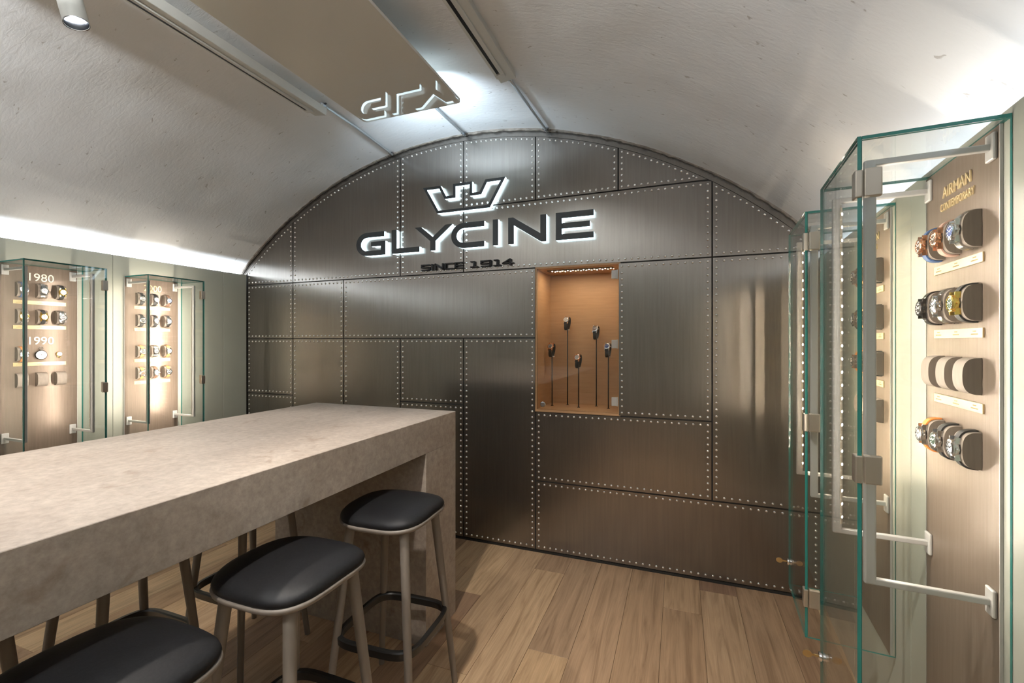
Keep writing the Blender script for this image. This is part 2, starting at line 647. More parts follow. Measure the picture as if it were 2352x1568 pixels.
DOME = []
for ph, rr in ((0.0, 1.0), (0.55, 0.85), (1.05, 0.5)):
    DOME.append((rr, math.sin(ph)))
def dome(bm, x, y, z, r, seg=8):
    rings = []
    for rr, h in DOME:
        rings.append([bm.verts.new((x + r * rr * math.cos(2 * PI * k / seg), y - r * 0.75 * h, z + r * rr * math.sin(2 * PI * k / seg))) for k in range(seg)])
    tip = bm.verts.new((x, y - r * 0.75, z))
    for A, B in zip(rings, rings[1:]):
        for k in range(seg):
            bm.faces.new((A[k], B[k], B[(k + 1) % seg], A[(k + 1) % seg]))
    for k in range(seg):
        bm.faces.new((rings[-1][k], tip, rings[-1][(k + 1) % seg]))

def walk(pts, sp):
    L = [math.dist(a, b) for a, b in zip(pts, pts[1:])]
    tot = sum(L)
    n = max(1, round(tot / sp))
    out = []
    for i in range(n + 1):
        d = tot * i / n
        for (a, b), l in zip(zip(pts, pts[1:]), L):
            if d <= l + 1e-9:
                f = d / l if l else 0
                out.append((a[0] + (b[0] - a[0]) * f, a[1] + (b[1] - a[1]) * f))
                break
            d -= l
    return out

G = 0.0045
cells = [(0, 1, 2.0, 9), (1, 3, 2.0, 9), (3, 4, 2.0, 9), (4, 5, 2.477, 9), (5, 6, 2.477, 9), (6, 7, 2.477, 9), (4, 7, 2.0, 2.477), (7, 8, 2.0, 9),
         (0, 1, 1.507, 2.0), (1, 2, 1.507, 2.0), (2, 5, 1.507, 2.0), (6, 7, 0.99, 2.0), (7, 8, 0.503, 2.0),
         (0, 1, 1.01, 1.507), (0, 1, 0.018, 1.01), (1, 2, 0.503, 1.507), (2, 3, 0.503, 1.507), (3, 4, 1.008, 1.507), (3, 4, 0.018, 1.008),
         (4, 5, 0.018, 1.507), (1, 2, 0.018, 0.503), (2, 3, 0.018, 0.503), (5, 7, 0.503, 0.99), (5, 8, 0.018, 0.503)]
for c0, c1, z0, z1 in cells:
    x0, x1 = CX8[c0] + G, CX8[c1] - G
    zz1 = z1 if z1 > 5 else z1 - G
    b_, t_ = cell_poly(x0, x1, z0 + G, zz1, RP)
    bm = nb()
    prism(bm, b_ + t_, D, D + 0.008)
    pan = obj('metal_panel', bm, M['sheet'], wall_back)
    ins = 0.0195
    b_, t_ = cell_poly(x0 + ins, x1 - ins, z0 + G + ins, zz1 - (ins if z1 < 5 else 0), RP - 0.016)
    ring = [b_[0], b_[1]] + t_
    bm = nb()
    seen = set()
    loops = [[b_[0], b_[1]], [b_[1], t_[0]], t_, [t_[-1], b_[0]]]
    for lp in loops:
        if len(lp) < 2: continue
        for (px, pz) in walk(lp, 0.0415):
            k = (round(px / 0.02), round(pz / 0.02))
            if k in seen: continue
            seen.add(k)
            dome(bm, px, D, pz, 0.0082)
    rv = obj('rivets', bm, M['rivet'], pan, smooth=True)
    rv['kind'] = 'stuff'

# curved metal rim and rough plaster edge that follow the arch
def arc_band(bm, r0, r1, ya, yb, th0, th1, n, rough=0.0):
    prev = None
    for i in range(n + 1):
        a = th0 + (th1 - th0) * i / n
        e = rough * (mnoise.noise(Vector((a * 60, 1, 0))) + 0.6 * mnoise.noise(Vector((a * 190, 3, 0))))
        e2 = rough * mnoise.noise(Vector((a * 80, 7, 0)))
        c, s = math.cos(a), math.sin(a)
        ring = [bm.verts.new((ACX + r * c, y, ACZ + r * s)) for r, y in ((r0 + e, ya + e2), (r1, ya), (r1, yb), (r0 + e * 0.5, yb))]
        if prev:
            for k in range(4):
                bm.faces.new((prev[k], prev[(k + 1) % 4], ring[(k + 1) % 4], ring[k]))
        prev = ring
thl, thr = math.radians(134.3), math.radians(43.2)
bm = nb(); arc_band(bm, RP + 0.003, AR + 0.03, D + 0.001, D + 0.006, thl, thr, 90)
obj('arch_rim', bm, M['sheet'], wall_back)
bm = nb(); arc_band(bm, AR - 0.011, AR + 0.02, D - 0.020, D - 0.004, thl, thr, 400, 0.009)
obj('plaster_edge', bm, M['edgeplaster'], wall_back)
bm = nb(); box(bm, XL, D + 0.002, 0, 0.775, D + 0.008, 0.016)
obj('plinth', bm, M['joint'], wall_back)

# ------------------------------------------------------------------ display niche in the metal wall
NYB = D + 0.36
niche = tag(empty('display_niche', ((NX0 + NX1) / 2, D, NZ0)), 'warm timber-lined display niche with five watches in the metal wall', 'display niche')
hw = (NX1 - NX0) / 2
H = NZ1 - NZ0 - 0.004
def npart(name, b, mat='nichewood'):
    bm = nb(); box(bm, *b)
    return obj(name, bm, M[mat], niche)
npart('back_lining', (-hw - 0.01, 0.36, -0.01, hw + 0.01, 0.372, H + 0.01))
npart('side_lining', (-hw - 0.010, 0.002, -0.01, -hw, 0.36, H + 0.01))
npart('side_lining', (hw, 0.002, -0.01, hw + 0.010, 0.36, H + 0.01))
npart('shelf', (-hw, 0.002, -0.010, hw, 0.36, 0.005))
npart('top_lining', (-hw, 0.002, H - 0.004, hw, 0.36, H + 0.010))
st = npart('led_strip', (-hw + 0.05, 0.09, H - 0.010, hw - 0.05, 0.15, H - 0.004), 'cushionside')
_led = {}
def led_mesh(mat='led'):
    if mat not in _led:
        bm = nb()
        r = 0.004
        v = [bm.verts.new((r * math.cos(k * PI / 3), 0, r * math.sin(k * PI / 3))) for k in range(6)]
        w = [bm.verts.new((r * math.cos(k * PI / 3), -0.0012, r * math.sin(k * PI / 3))) for k in range(6)]
        for k in range(6):
            bm.faces.new((v[k], v[(k + 1) % 6], w[(k + 1) % 6], w[k])).material_index = 1
        bm.faces.new(w)
        bm.faces.new(list(reversed(v))).material_index = 1
        _led[mat] = mesh_of('led', bm, [M[mat], M['ledstrip']])
    return _led[mat]
for r_ in range(2):
    for k in range(12):
        l = link('led', led_mesh('ledniche'), st)
        l.location = (-hw + 0.085 + k * (2 * hw - 0.15) / 11 + r_ * 0.014, 0.105 + r_ * 0.03, H - 0.0102)
        l.rotation_euler = (PI / 2, 0, 0)

bm = nb(); pane(bm, -hw + 0.003, -0.002, 0.008, hw - 0.004, 0.004, H - 0.008)
dr = obj('glass_door', bm, GL, niche)
for zz in (0.085, 0.465, 0.925):
    bm = nb(); box(bm, hw - 0.045, -0.006, zz - 0.028, hw - 0.010, 0.010, zz + 0.028, 0.002)
    box(bm, hw - 0.010, -0.005, zz - 0.030, hw - 0.003, 0.008, zz + 0.030)
    obj('hinge', bm, M['alu'], dr)
bm = nb(); lathe(bm, [(0.012, -0.010), (0.019, -0.012), (0.019, -0.022), (0.015, -0.026)], 20, 'Y', (-hw + 0.052, 0, 0.045))
lathe(bm, [(0.006, 0.004), (0.006, -0.012)], 12, 'Y', (-hw + 0.052, 0, 0.045))
obj('lock', bm, M['chrome'], dr)

# ------------------------------------------------------------------ watches
_mc = {}
def cached(key, build, mats, smooth=False, sharp=None):
    k = (key, tuple(m.name for m in (mats if isinstance(mats, (list, tuple)) else [mats])))
    if k not in _mc:
        bm = nb(); build(bm)
        me = mesh_of(key, bm, mats, smooth)
        if sharp is not None:
            me.polygons.foreach_set('use_smooth', [True] * len(me.polygons))
            me.set_sharp_from_angle(angle=sharp)
        _mc[k] = me
    return _mc[k]

CH, CDP, CW = 0.0425, 0.034, 0.024         # cushion half height, depth, half width
def cushion_profile(off=0.0, n=18):
    pts = []
    for i in range(n + 1):
        a = PI / 2 - PI * i / n
        c, s = math.cos(a), math.sin(a)
        y = (abs(c) ** 0.62) * (CDP + off)
        z = math.copysign(abs(s) ** 0.75, s) * (CH + off)
        pts.append((-y, z))
    return pts
def b_cushion(bm):
    prism_x(bm, cushion_profile(), -CW, CW, 0, 1)
def b_strap(w, links=False):
    def f(bm):
        p0, p1 = cushion_profile(0.0008, 30), cushion_profile(0.0040, 30)
        nseg = len(p0)
        for i in range(nseg - 1):
            if links:
                g = 0.10
                a0_ = [p0[i][k] + (p0[i + 1][k] - p0[i][k]) * g for k in (0, 1)]
                a1_ = [p1[i][k] + (p1[i + 1][k] - p1[i][k]) * g for k in (0, 1)]
                b0_, b1_ = p0[i + 1], p1[i + 1]
            else:
                a0_, a1_, b0_, b1_ = p0[i], p1[i], p0[i + 1], p1[i + 1]
            t = abs(i / (nseg - 1) - 0.5) * 2
            ww = w * (1.0 - 0.12 * t)
            prism_x(bm, [a0_, a1_, b1_, b0_], -ww, ww)
    return f
def b_case(r):
    def f(bm):
        lathe(bm, [(r * 0.80, 0.0), (r * 0.98, -0.002), (r, -0.006), (r * 0.97, -0.0095), (r * 0.80, -0.0100)], 28, 'Y')
        for sx in (-1, 1):
            for sz in (-1, 1):
                pts = [(sx * r * 0.50, sz * r * 0.75), (sx * r * 0.78, sz * r * 0.55), (sx * r * 0.72, sz * r * 1.32), (sx * r * 0.52, sz * r * 1.34)]
                if sx * sz < 0: pts.reverse()
                prism(bm, pts, -0.0075, 0.003)
    return f
def b_bezel(r):
    def f(bm):
        seg = 36
        ra, rb = r * 0.97, r * 0.76
        prof = [(ra, -0.0095), (ra, -0.0120), (rb, -0.0136), (rb, -0.0105)]
        rings = [[bm.verts.new((q * math.cos(2 * PI * k / seg) * (1 + (0.012 if (k % 3 == 0 and j < 2) else 0)), h, q * math.sin(2 * PI * k / seg))) for k in range(seg)] for j, (q, h) in enumerate(prof)]
        for j in range(4):
            A, B = rings[j], rings[(j + 1) % 4]
            for k in range(seg):
                bm.faces.new((A[k], A[(k + 1) % seg], B[(k + 1) % seg], B[k]))
    return f
def b_dial(r):
    def f(bm):
        lathe(bm, [(r * 0.77, -0.0100), (r * 0.77, -0.0116)], 28, 'Y')
    return f
def b_marks(r):
    def f(bm):
        for k in range(12):
            a = k * PI / 6
            c, s = math.cos(a), math.sin(a)
            q0, q1, w = r * 0.54, r * 0.70, r * (0.05 if k % 3 else 0.075)
            pts = [(q0 * c - w * s, q0 * s + w * c), (q1 * c - w * s, q1 * s + w * c), (q1 * c + w * s, q1 * s - w * c), (q0 * c + w * s, q0 * s - w * c)]
            prism(bm, pts, -0.0116, -0.0122)
    return f
def b_hand(r, ang, ln, w):
    def f(bm):
        c, s = math.cos(ang), math.sin(ang)
        pts = [(-0.1 * ln * c - w * s, -0.1 * ln * s + w * c), (ln * c - w * 0.4 * s, ln * s + w * 0.4 * c), (ln * c + w * 0.4 * s, ln * s - w * 0.4 * c), (-0.1 * ln * c + w * s, -0.1 * ln * s - w * c)]
        prism(bm, pts, -0.0124, -0.0130)
    return f
def b_crown(r):
    def f(bm):
        lathe(bm, [(0.0028, r * 0.97), (0.0032, r * 1.06), (0.0032, r * 1.17), (0.0025, r * 1.20)], 10, 'X', (0, -0.005, 0))
    return f

METAL_WORD = dict(steel='steel', gold='gold', rose='rose gold', darksteel='black steel')
def watch(mat, case, dial, strap, label, group, r=0.0205, mark=None):
    """wrist watch buckled round a cushion; mat is the place of the cushion's back"""
    w = tag(empty('wrist_watch', mat=mat), label, 'watch', group)
    bracelet = strap in METAL_WORD
    sm = M[strap] if bracelet else M['strap_' + strap]
    link('bracelet' if bracelet else 'strap', cached('strap' + str(bracelet), b_strap(0.0105, bracelet), sm, False), w)
    cm = M[case]
    head = link('case', cached('case', b_case(r), cm, sharp=0.7), w)
    head.location = (0, -CDP - 0.0015, 0)
    def sub(name, key, b, mt, **kw):
        return link(name, cached(key, b, mt, **kw), head)
    sub('bezel', 'bezel', b_bezel(r), M['darksteel'] if mark == 'dark' else cm)
    sub('dial', 'dial', b_dial(r), M['dial_' + dial])
    pale = dial in ('white', 'silver')
    sub('hour_markers', 'marks', b_marks(r), M['darksteel'] if pale else M['letterwhite'])
    sub('hour_hand', 'hh', b_hand(r, 2.6, r * 0.42, 0.0011), M['darksteel'] if pale else M['letterwhite'])
    sub('minute_hand', 'mh', b_hand(r, 0.55, r * 0.62, 0.0009), M['darksteel'] if pale else M['letterwhite'])
    sub('crown', 'crown', b_crown(r), cm)
    return w

ROW = ('top row', 'second row', 'third row', 'bottom row')
COLW = ('left', 'middle', 'right')

# ------------------------------------------------------------------ glass wall cabinets
PH0, PH1, PW = 0.385, 1.948, 0.181
GA, GW, GD, GT, GZ0, GZ1 = 0.178, 0.216, 0.262, 0.008, 0.402, 1.955

def cabinet(wallmat, s, label, rows_z, plates_z, texts, short, styles, grp, led='led'):
    root = empty('wall_display_case', mat=wallmat @ Matrix.Translation((s, 0, 0)))
    tag(root, label, 'display case', 'glass wall display cases')
    bm = nb(); box(bm, -PW, -0.005, PH0, PW, -0.0005, PH1)
    obj('back_panel', bm, M['panel'], root)
    for sx in (-1, 1):
        bm = nb(); box(bm, sx * (PW + 0.0016) - 0.0012, -0.0060, PH0, sx * (PW + 0.0016) + 0.0012, -0.0005, PH1)
        obj('edge_trim', bm, M['alu'], root)
    # glass box
    for sx in (-1, 1):
        g_ = GW if sx > 0 else GA
        a = sorted((sx * g_, sx * (g_ - GT)))
        bm = nb(); pane(bm, a[0], -GD + GT + 0.001, GZ0, a[1], -0.0008, GZ1 - GT - 0.0005)
        obj('side_pane', bm, GL, root)
    bm = nb(); pane(bm, -GA, -GD + GT + 0.001, GZ1 - GT, GW, -0.0008, GZ1)
    obj('top_pane', bm, GL, root)
    bm = nb(); pane(bm, -GA, -GD, GZ0, GW, -GD + GT, GZ1)
    door = obj('glass_door', bm, GL, root)
    for zz in (0.545, 1.185, 1.845):
        hg = obj('hinge', _hinge_plate(zz), M['hinge'], door)
        bm = nb(); box(bm, GW - 0.010, -GD + 0.012, zz - 0.032, GW + 0.005, -GD + 0.046, zz + 0.034, 0.003, 2)
        obj('hinge_plate', bm, M['hinge'], hg)
    # lock with key low on the free edge of the door
    bm = nb()
    lz, lx = 0.51, -GA + 0.022
    lathe(bm, [(0.011, -GD + 0.016), (0.011, -GD), (0.014, -GD - 0.002), (0.013, -GD - 0.008), (0.009, -GD - 0.010)], 16, 'Y', (lx, 0, lz))
    lk = obj('lock', bm, M['chrome'], door, sharp=0.6)
    bm = nb()
    box(bm, lx - 0.0012, -GD - 0.028, lz - 0.003, lx + 0.0012, -GD - 0.009, lz + 0.003)
    pts = [(-GD - 0.038 + 0.013 * math.cos(2 * PI * k / 16), lz + 0.011 * math.sin(2 * PI * k / 16)) for k in range(16)]
    prism_x(bm, pts, lx - 0.0012, lx + 0.0012)
    obj('key', bm, M['brass'], lk)
    # two light bars on bent arms
    BZ0, BZ1, BD = 0.900, 1.915, 0.224
    for sx in (-1, 1):
        bx = sx * 0.157
        bm = nb()
        box(bm, bx - 0.0080, -BD - 0.012, BZ0, bx + 0.0080, -BD + 0.012, BZ1, 0.004, 2)
        bar = obj('light_bar', bm, M['alu'], root)
        for zz in (BZ0 + 0.008, BZ1 - 0.008):
            bm = nb(); box(bm, bx - 0.0075, -BD, zz - 0.0075, bx + 0.0075, -0.011, zz + 0.0075, 0.0025, 2)
            obj('arm', bm, M['alu'], bar)
            bm = nb(); box(bm, bx - 0.017, -0.013, zz - 0.030, bx + 0.017, -0.0052, zz + 0.030, 0.003, 2)
            obj('wall_plate', bm, M['alu'], bar)
        # diffuser and diodes on the edge turned to the panel and the case's middle
        dirv = Vector((-sx * math.sin(math.radians(36)), math.cos(math.radians(36)), 0))
        c = Vector((bx, -BD - 0.002, 0)) + dirv * 0.0150
        bm = nb(); box(bm, -0.0055, -0.002, BZ0 + 0.03, 0.0055, 0.0, BZ1 - 0.03)
        sp = obj('led_strip', bm, M['ledstrip'], bar)
        sp.location = c
        sp.rotation_euler = (0, 0, math.atan2(-dirv.x, dirv.y))
        for k in range(24):
            l = link('led', led_mesh(led), bar)
            l.location = c + dirv * 0.0003 + Vector((0, 0, 0.952 + k * 0.0397))
            l.rotation_euler = (0, 0, math.atan2(-dirv.x, dirv.y) + PI)
    # gold plates with three tiny captions
    for pz in plates_z:
        bm = nb(); box(bm, -0.1225, -0.0085, pz - 0.011, 0.1225, -0.0052, pz + 0.011)
        pl = obj('caption_plate', bm, M['plate'], root)
        bm = nb()
        for cxp in (-0.095, 0.0, 0.088):
            for q, (hw_, dz) in enumerate(((0.008, 0.004), (0.016, -0.003))):
                n = 4 + q * 5
                for i in range(n):
                    xx = cxp - hw_ + 2 * hw_ * (i + 0.15) / n
                    box(bm, xx, -0.0089, pz + dz - 0.0014, xx + 2 * hw_ * 0.6 / n, -0.0086, pz + dz + 0.0014)
        cp = obj('caption_print', bm, M['ink'], pl)
        cp['kind'] = 'stuff'
    for (txt, z, h, mt, wd, yy) in texts:
        t = link('lettering', text_mesh(txt, h, 0.003, M[mt], 1.0, wd), root)
        t.location = (0, -0.0075, z)
    # cushions and the watches strapped to them
    for ri, z in enumerate(rows_z):
        for cix in range(3):
            x = (cix - 1) * 0.090
            sty = styles[ri][cix]
            if sty in ('pocket', 'pendant'):
                continue
            c = link('cushion', cached('cushion', b_cushion, [M['cushion'], M['cushionside']], sharp=0.8), root)
            c.location = (x, -0.006, z)
            if sty is None:
                continue
            case, dial, strap, look = sty[:4]
            watch(wallmat @ Matrix.Translation((s + x, -0.006, z)), case, dial, strap,
                  f'{look}, {COLW[cix]} in {ROW[ri]} of {short}', grp, mark=(sty[4] if len(sty) > 4 else None))
    return root

def _hinge_plate(zz):
    bm = nb()
    box(bm, GW - 0.026, -GD - 0.005, zz - 0.032, GW + 0.004, -GD + 0.010, zz + 0.032, 0.003, 2)
    return bm

S = lambda c, d, s, look, *k: (c, d, s, look, *k)
E3 = [None, None, None]
sty_RA = [[S('rose', 'brown', 'blue', 'rose gold watch on blue strap'), S('rose', 'brown', 'pink', 'rose gold watch on dusky strap'), S('steel', 'blue', 'steel', 'steel bracelet watch with blue dial')],
          [S('darksteel', 'black', 'darksteel', 'blackened steel bracelet watch'), S('steel', 'silver', 'steel', 'bright steel bracelet watch'), S('gold', 'green', 'black', 'yellow gold watch on black strap')],
          E3,
          [S('steel', 'white', 'orange', 'steel watch on orange strap'), S('steel', 'green', 'black', 'steel watch with green dial, black strap'), S('steel', 'silver', 'black', 'steel watch on black strap')]]
sty_RB = [[S('steel', 'black', 'brown', 'steel watch on brown strap'), S('steel', 'silver', 'tan', 'steel watch on tan strap'), S('steel', 'black', 'black', 'steel watch on black strap')],
          [S('steel', 'silver', 'steel', 'steel bracelet watch'), S('steel', 'black', 'tan', 'steel watch on tan strap'), S('steel', 'silver', 'black', 'steel watch on black strap')],
          [S('steel', 'black', 'orange', 'steel watch on orange strap'), S('steel', 'white', 'black', 'white-dial watch on black strap'), S('steel', 'grey', 'black', 'grey-dial watch on black strap')],
          E3]
sty_LA = [[S('steel', 'blue', 'blue', 'blue-dial watch on blue strap'), S('steel', 'white', 'steel', 'steel bracelet watch with white dial'), S('gold', 'white', 'black', 'gold watch on black strap')],
          [S('gold', 'white', 'steel', 'two-tone gold and steel watch'), S('gold', 'white', 'black', 'gold watch on black strap'), S('steel', 'grey', 'steel', 'steel bracelet watch with grey dial')],
          [S('steel', 'white', 'orange', 'white-dial watch on orange strap'), 'pocket', 'pendant'],
          E3]
sty_LB = [[S('steel', 'grey', 'black', 'grey-dial watch on black strap'), S('steel', 'white', 'black', 'white-dial watch on black strap'), S('steel', 'blue', 'brown', 'blue-dial watch on brown strap')],
          [S('steel', 'black', 'black', 'black-dial watch on black strap'), S('steel', 'silver', 'black', 'silver-dial watch on black strap'), S('steel', 'silver', 'steel', 'steel bracelet watch')],
          [S('steel', 'black', 'tan', 'black-dial watch on tan strap'), S('steel', 'grey', 'steel', 'grey-dial steel bracelet watch'), S('steel', 'white', 'tan', 'white-dial watch on tan strap')],
          [S('steel', 'brown', 'tan', 'brown-dial watch on tan strap'), S('steel', 'silver', 'brown', 'silver-dial watch on brown strap'), S('steel', 'black', 'tan', 'black-dial watch on ochre strap')]]
ZR = [1.742, 1.571, 1.400, 1.228]
ZP = [1.674, 1.501, 1.327]
cabinet(WALL_R, 1.548, 'tall glass display case nearest on the right wall', ZR, ZP,
        [('AIRMAN', 1.876, 0.028, 'lettergold', 0.95, 0), ('CONTEMPORARY', 1.838, 0.020, 'lettergold', 0.75, 0)], 'the nearest right case', sty_RA, 'watches in the nearest right case', 'led_bright')
cabinet(WALL_R, 0.897, 'tall glass display case farther along the right wall beside metal wall', ZR, ZP,
        [('AIRMAN', 1.876, 0.028, 'lettergold', 0.95, 0), ('CLASSICS', 1.838, 0.020, 'lettergold', 0.85, 0)], 'the farther right case', sty_RB, 'watches in the farther right case', 'led_amber')
cabinet(WALL_L, 1.562, 'tall glass display case marked 1980 and 1990 on the left wall', [1.796, 1.634, 1.405, 1.246], [1.722, 1.570, 1.343],
        [('1980', 1.880, 0.048, 'letterwhite', 0.95, 0), ('1990', 1.487, 0.048, 'letterwhite', 0.95, 0)], 'the 1980 case', sty_LA, 'watches in the 1980 case')
cabinet(WALL_L, 2.195, 'tall glass display case marked 2000 on left wall, closest to metal wall', [1.797, 1.637, 1.409, 1.249], [1.733, 1.571, 1.342, 1.179],
        [('2000', 1.883, 0.046, 'lettergold', 0.95, 0)], 'the 2000 case', sty_LB, 'watches in the 2000 case', 'led_strong')

# pocket watch and pendant watch hung on the panel of the 1980 case
pm = WALL_L @ Matrix.Translation((1.562, -0.006, 1.398))
pw = tag(empty('pocket_watch', mat=pm), 'round pocket watch with white dial and bow, middle of the 1980 case', 'watch')
bm = nb(); lathe(bm, [(0.022, 0.0), (0.029, -0.003), (0.030, -0.008), (0.027, -0.012)], 32, 'Y'); obj('case', bm, M['darksteel'], pw, sharp=0.7)
bm = nb(); lathe(bm, [(0.0255, -0.012), (0.0255, -0.0132)], 32, 'Y'); pd = obj('dial', bm, M['dial_white'], pw)
bm = nb(); b_hand(0.02, 2.6, 0.011, 0.0009)(bm); b_hand(0.02, 0.9, 0.017, 0.0007)(bm)
bmesh.ops.translate(bm, verts=bm.verts, vec=(0, -0.0012, 0)); obj('hands', bm, M['darksteel'], pd)
bm = nb(); tube(bm, [(0.010 * math.cos(2 * PI * k / 16), -0.006, 0.041 + 0.009 * math.sin(2 * PI * k / 16)) for k in range(16)], 0.0016, 6, True)
lathe(bm, [(0.004, 0.029), (0.004, 0.034)], 10, 'Z', (0, -0.006, 0)); obj('bow', bm, M['steel'], pw, smooth=True)
pm = WALL_L @ Matrix.Translation((1.650, -0.006, 1.402))
pn = tag(empty('pendant_watch', mat=pm), 'tiny gold pendant watch beside the pocket watch in the 1980 case', 'watch')
bm = nb(); lathe(bm, [(0.011, 0.0), (0.0155, -0.003), (0.0155, -0.008), (0.014, -0.010)], 24, 'Y'); obj('case', bm, M['gold'], pn, sharp=0.7)
bm = nb(); lathe(bm, [(0.0128, -0.010), (0.0128, -0.0110)], 24, 'Y'); obj('dial', bm, M['dial_white'], pn)
bm = nb(); tube(bm, [(0.007 * math.cos(2 * PI * k / 12), -0.004, -0.020 + 0.006 * math.sin(2 * PI * k / 12)) for k in range(12)], 0.0018, 6, True)
obj('brooch_loop', bm, M['gold'], pn, smooth=True)

# ------------------------------------------------------------------ watch stands in the niche
stands = [(-0.887, 3.205, 1.421, 'rose', 'grey', 'black', 'rose gold watch on black strap, leftmost stand in niche', 'leftmost'),
          (-0.789, 3.285, 1.621, 'steel', 'silver', 'black', 'steel watch with pale dial on the tallest niche stand', 'tallest'),
          (-0.683, 3.185, 1.343, 'rose', 'silver', 'black', 'rose gold watch on the shortest niche stand', 'shortest'),
          (-0.573, 3.290, 1.550, 'steel', 'brown', 'black', 'steel watch with brown dial on second tallest niche stand', 'second tallest'),
          (-0.472, 3.200, 1.423, 'steel', 'blue', 'black', 'steel watch with blue dial on rightmost niche stand', 'rightmost')]
for (sx, sy, sz, case, dial, strap, lab, word) in stands:
    e = tag(empty('watch_stand', (sx, sy, NZ0 + 0.005)), f'black rod watch stand, {word} of the five in the niche', 'stand', 'watch stands in the niche')
    zt = sz - (NZ0 + 0.005)
    bm = nb(); tube(bm, [(0, 0, 0), (0, 0, zt - 0.052)], 0.0042, 10); obj('rod', bm, M['blackmetal'], e, smooth=True)
    bm = nb(); lathe(bm, [(0.011, 0.0), (0.011, 0.002), (0.004, 0.004)], 16); obj('foot', bm, M['blackmetal'], e)
    bm = nb(); box(bm, -0.014, -0.018, zt - 0.054, 0.014, 0.018, zt - 0.047, 0.002); obj('holder', bm, M['alu'], e)
    m = Matrix.Translation((sx, sy, sz)) @ Matrix.Rotation(-0.36 + 0.15, 4, 'Z') @ Matrix.Rotation(-0.42, 4, 'X') @ Matrix.Scale(1.12, 4)
    w = tag(empty('wrist_watch', mat=m), lab, 'watch', 'watches in the niche')
    # closed strap loop standing upright, head on the front
    bm = nb()
    n = 36
    lp = [(0.022 * math.cos(2 * PI * k / n), -0.004 + 0.044 * math.sin(2 * PI * k / n)) for k in range(n)]
    lo = [(0.0255 * math.cos(2 * PI * k / n), -0.004 + 0.0475 * math.sin(2 * PI * k / n)) for k in range(n)]
    for k in range(n):
        prism_x(bm, [lp[k], lo[k], lo[(k + 1) % n], lp[(k + 1) % n]], -0.011, 0.011)
    obj('strap', bm, M['strap_' + strap], w)
    head = link('case', cached('case', b_case(0.0205), M[case], sharp=0.7), w)
    head.location = (0, -0.0245, 0.010)
    for nm, key, bb, mt in (('bezel', 'bezel', b_bezel(0.0205), M[case]), ('dial', 'dial', b_dial(0.0205), M['dial_' + dial]),
                            ('hour_markers', 'marks', b_marks(0.0205), M['letterwhite']), ('hour_hand', 'hh', b_hand(0.0205, 2.6, 0.0086, 0.0011), M['letterwhite']),
                            ('minute_hand', 'mh', b_hand(0.0205, 0.55, 0.0127, 0.0009), M['letterwhite']), ('crown', 'crown', b_crown(0.0205), M[case])):
        link(nm, cached(key, bb, mt), head)

# ------------------------------------------------------------------ illuminated sign
TZ, BZ = 2.359, 2.173
def arc(cx_, cz_, rx, rz, a0_, a1_, n=12):
    return [(cx_ + rx * math.cos(math.radians(a0_ + (a1_ - a0_) * i / n)), cz_ + rz * math.sin(math.radians(a0_ + (a1_ - a0_) * i / n))) for i in range(n + 1)]
mz = (TZ + BZ) / 2
hz = (TZ - BZ) / 2
T = 0.039
def c_shape(x0, x1):
    o = [(x1, TZ)] + arc(x0 + 0.105, mz, 0.105, hz, 90, 270, 20)
    i = list(reversed(arc(x0 + 0.105, mz, 0.105 - T - 0.003, hz - T, 90, 270, 20)))
    return o, i, x1
o_, i_, x1_ = c_shape(-2.466, -2.197)
polyG = o_ + [(-2.186, BZ), (-2.186, 2.282), (-2.320, 2.282), (-2.320, 2.246), (-2.226, 2.246), (-2.226, BZ + T)] + i_ + [(x1_, TZ - T)]
o_, i_, x1_ = c_shape(-1.594, -1.326)
polyC = o_ + [(x1_, BZ), (x1_, BZ + T)] + i_ + [(x1_, TZ - T)]
polyL = [(-2.123, TZ), (-2.123, BZ), (-1.872, BZ), (-1.872, BZ + T), (-2.081, BZ + T), (-2.081, TZ)]
polyY = [(-1.911, TZ), (-1.774, 2.246), (-1.774, BZ), (-1.731, BZ), (-1.731, 2.246), (-1.587, TZ), (-1.643, TZ), (-1.7525, 2.276), (-1.855, TZ)]
polyI = [(-1.257, TZ), (-1.257, BZ), (-1.217, BZ), (-1.217, TZ)]
polyN = [(-1.138, TZ), (-1.138, BZ), (-1.096, BZ), (-1.096, 2.303), (-0.895, BZ), (-0.858, BZ), (-0.858, TZ), (-0.900, TZ), (-0.900, 2.232), (-1.100, TZ)]
polyE = [(-0.790, TZ), (-0.790, BZ), (-0.531, BZ), (-0.531, BZ + T), (-0.749, BZ + T), (-0.749, 2.249), (-0.556, 2.249), (-0.556, 2.286), (-0.749, 2.286), (-0.749, TZ - T), (-0.531, TZ - T), (-0.531, TZ)]
YF = D - 0.043
def sign_piece(name, label, faces, cat='sign letter'):
    """faces: list of closed outlines; black face in front of a glowing acrylic body"""
    xs = [p[0] for f in faces for p in f]
    zs = [p[1] for f in faces for p in f]
    ox, oz = (min(xs) + max(xs)) / 2, min(zs)
    e = tag(empty(name, (ox, D, oz)), label, cat, 'pieces of the backlit sign')
    for nm, ya, yb, mt in (('face', YF - D, YF - D + 0.008, M['signface']), ('glowing_body', YF - D + 0.008, -0.010, M['signlight'])):
        bm = nb()
        for f in faces:
            prism(bm, [(px - ox, pz - oz) for px, pz in f], ya, yb)
        obj(nm, bm, mt, e)
    return e
for ch, poly in (('G', polyG), ('L', polyL), ('Y', polyY), ('C', polyC), ('I', polyI), ('N', polyN), ('E', polyE)):
    sign_piece('sign_letter', f'large black backlit letter {ch} on the metal wall', [poly])
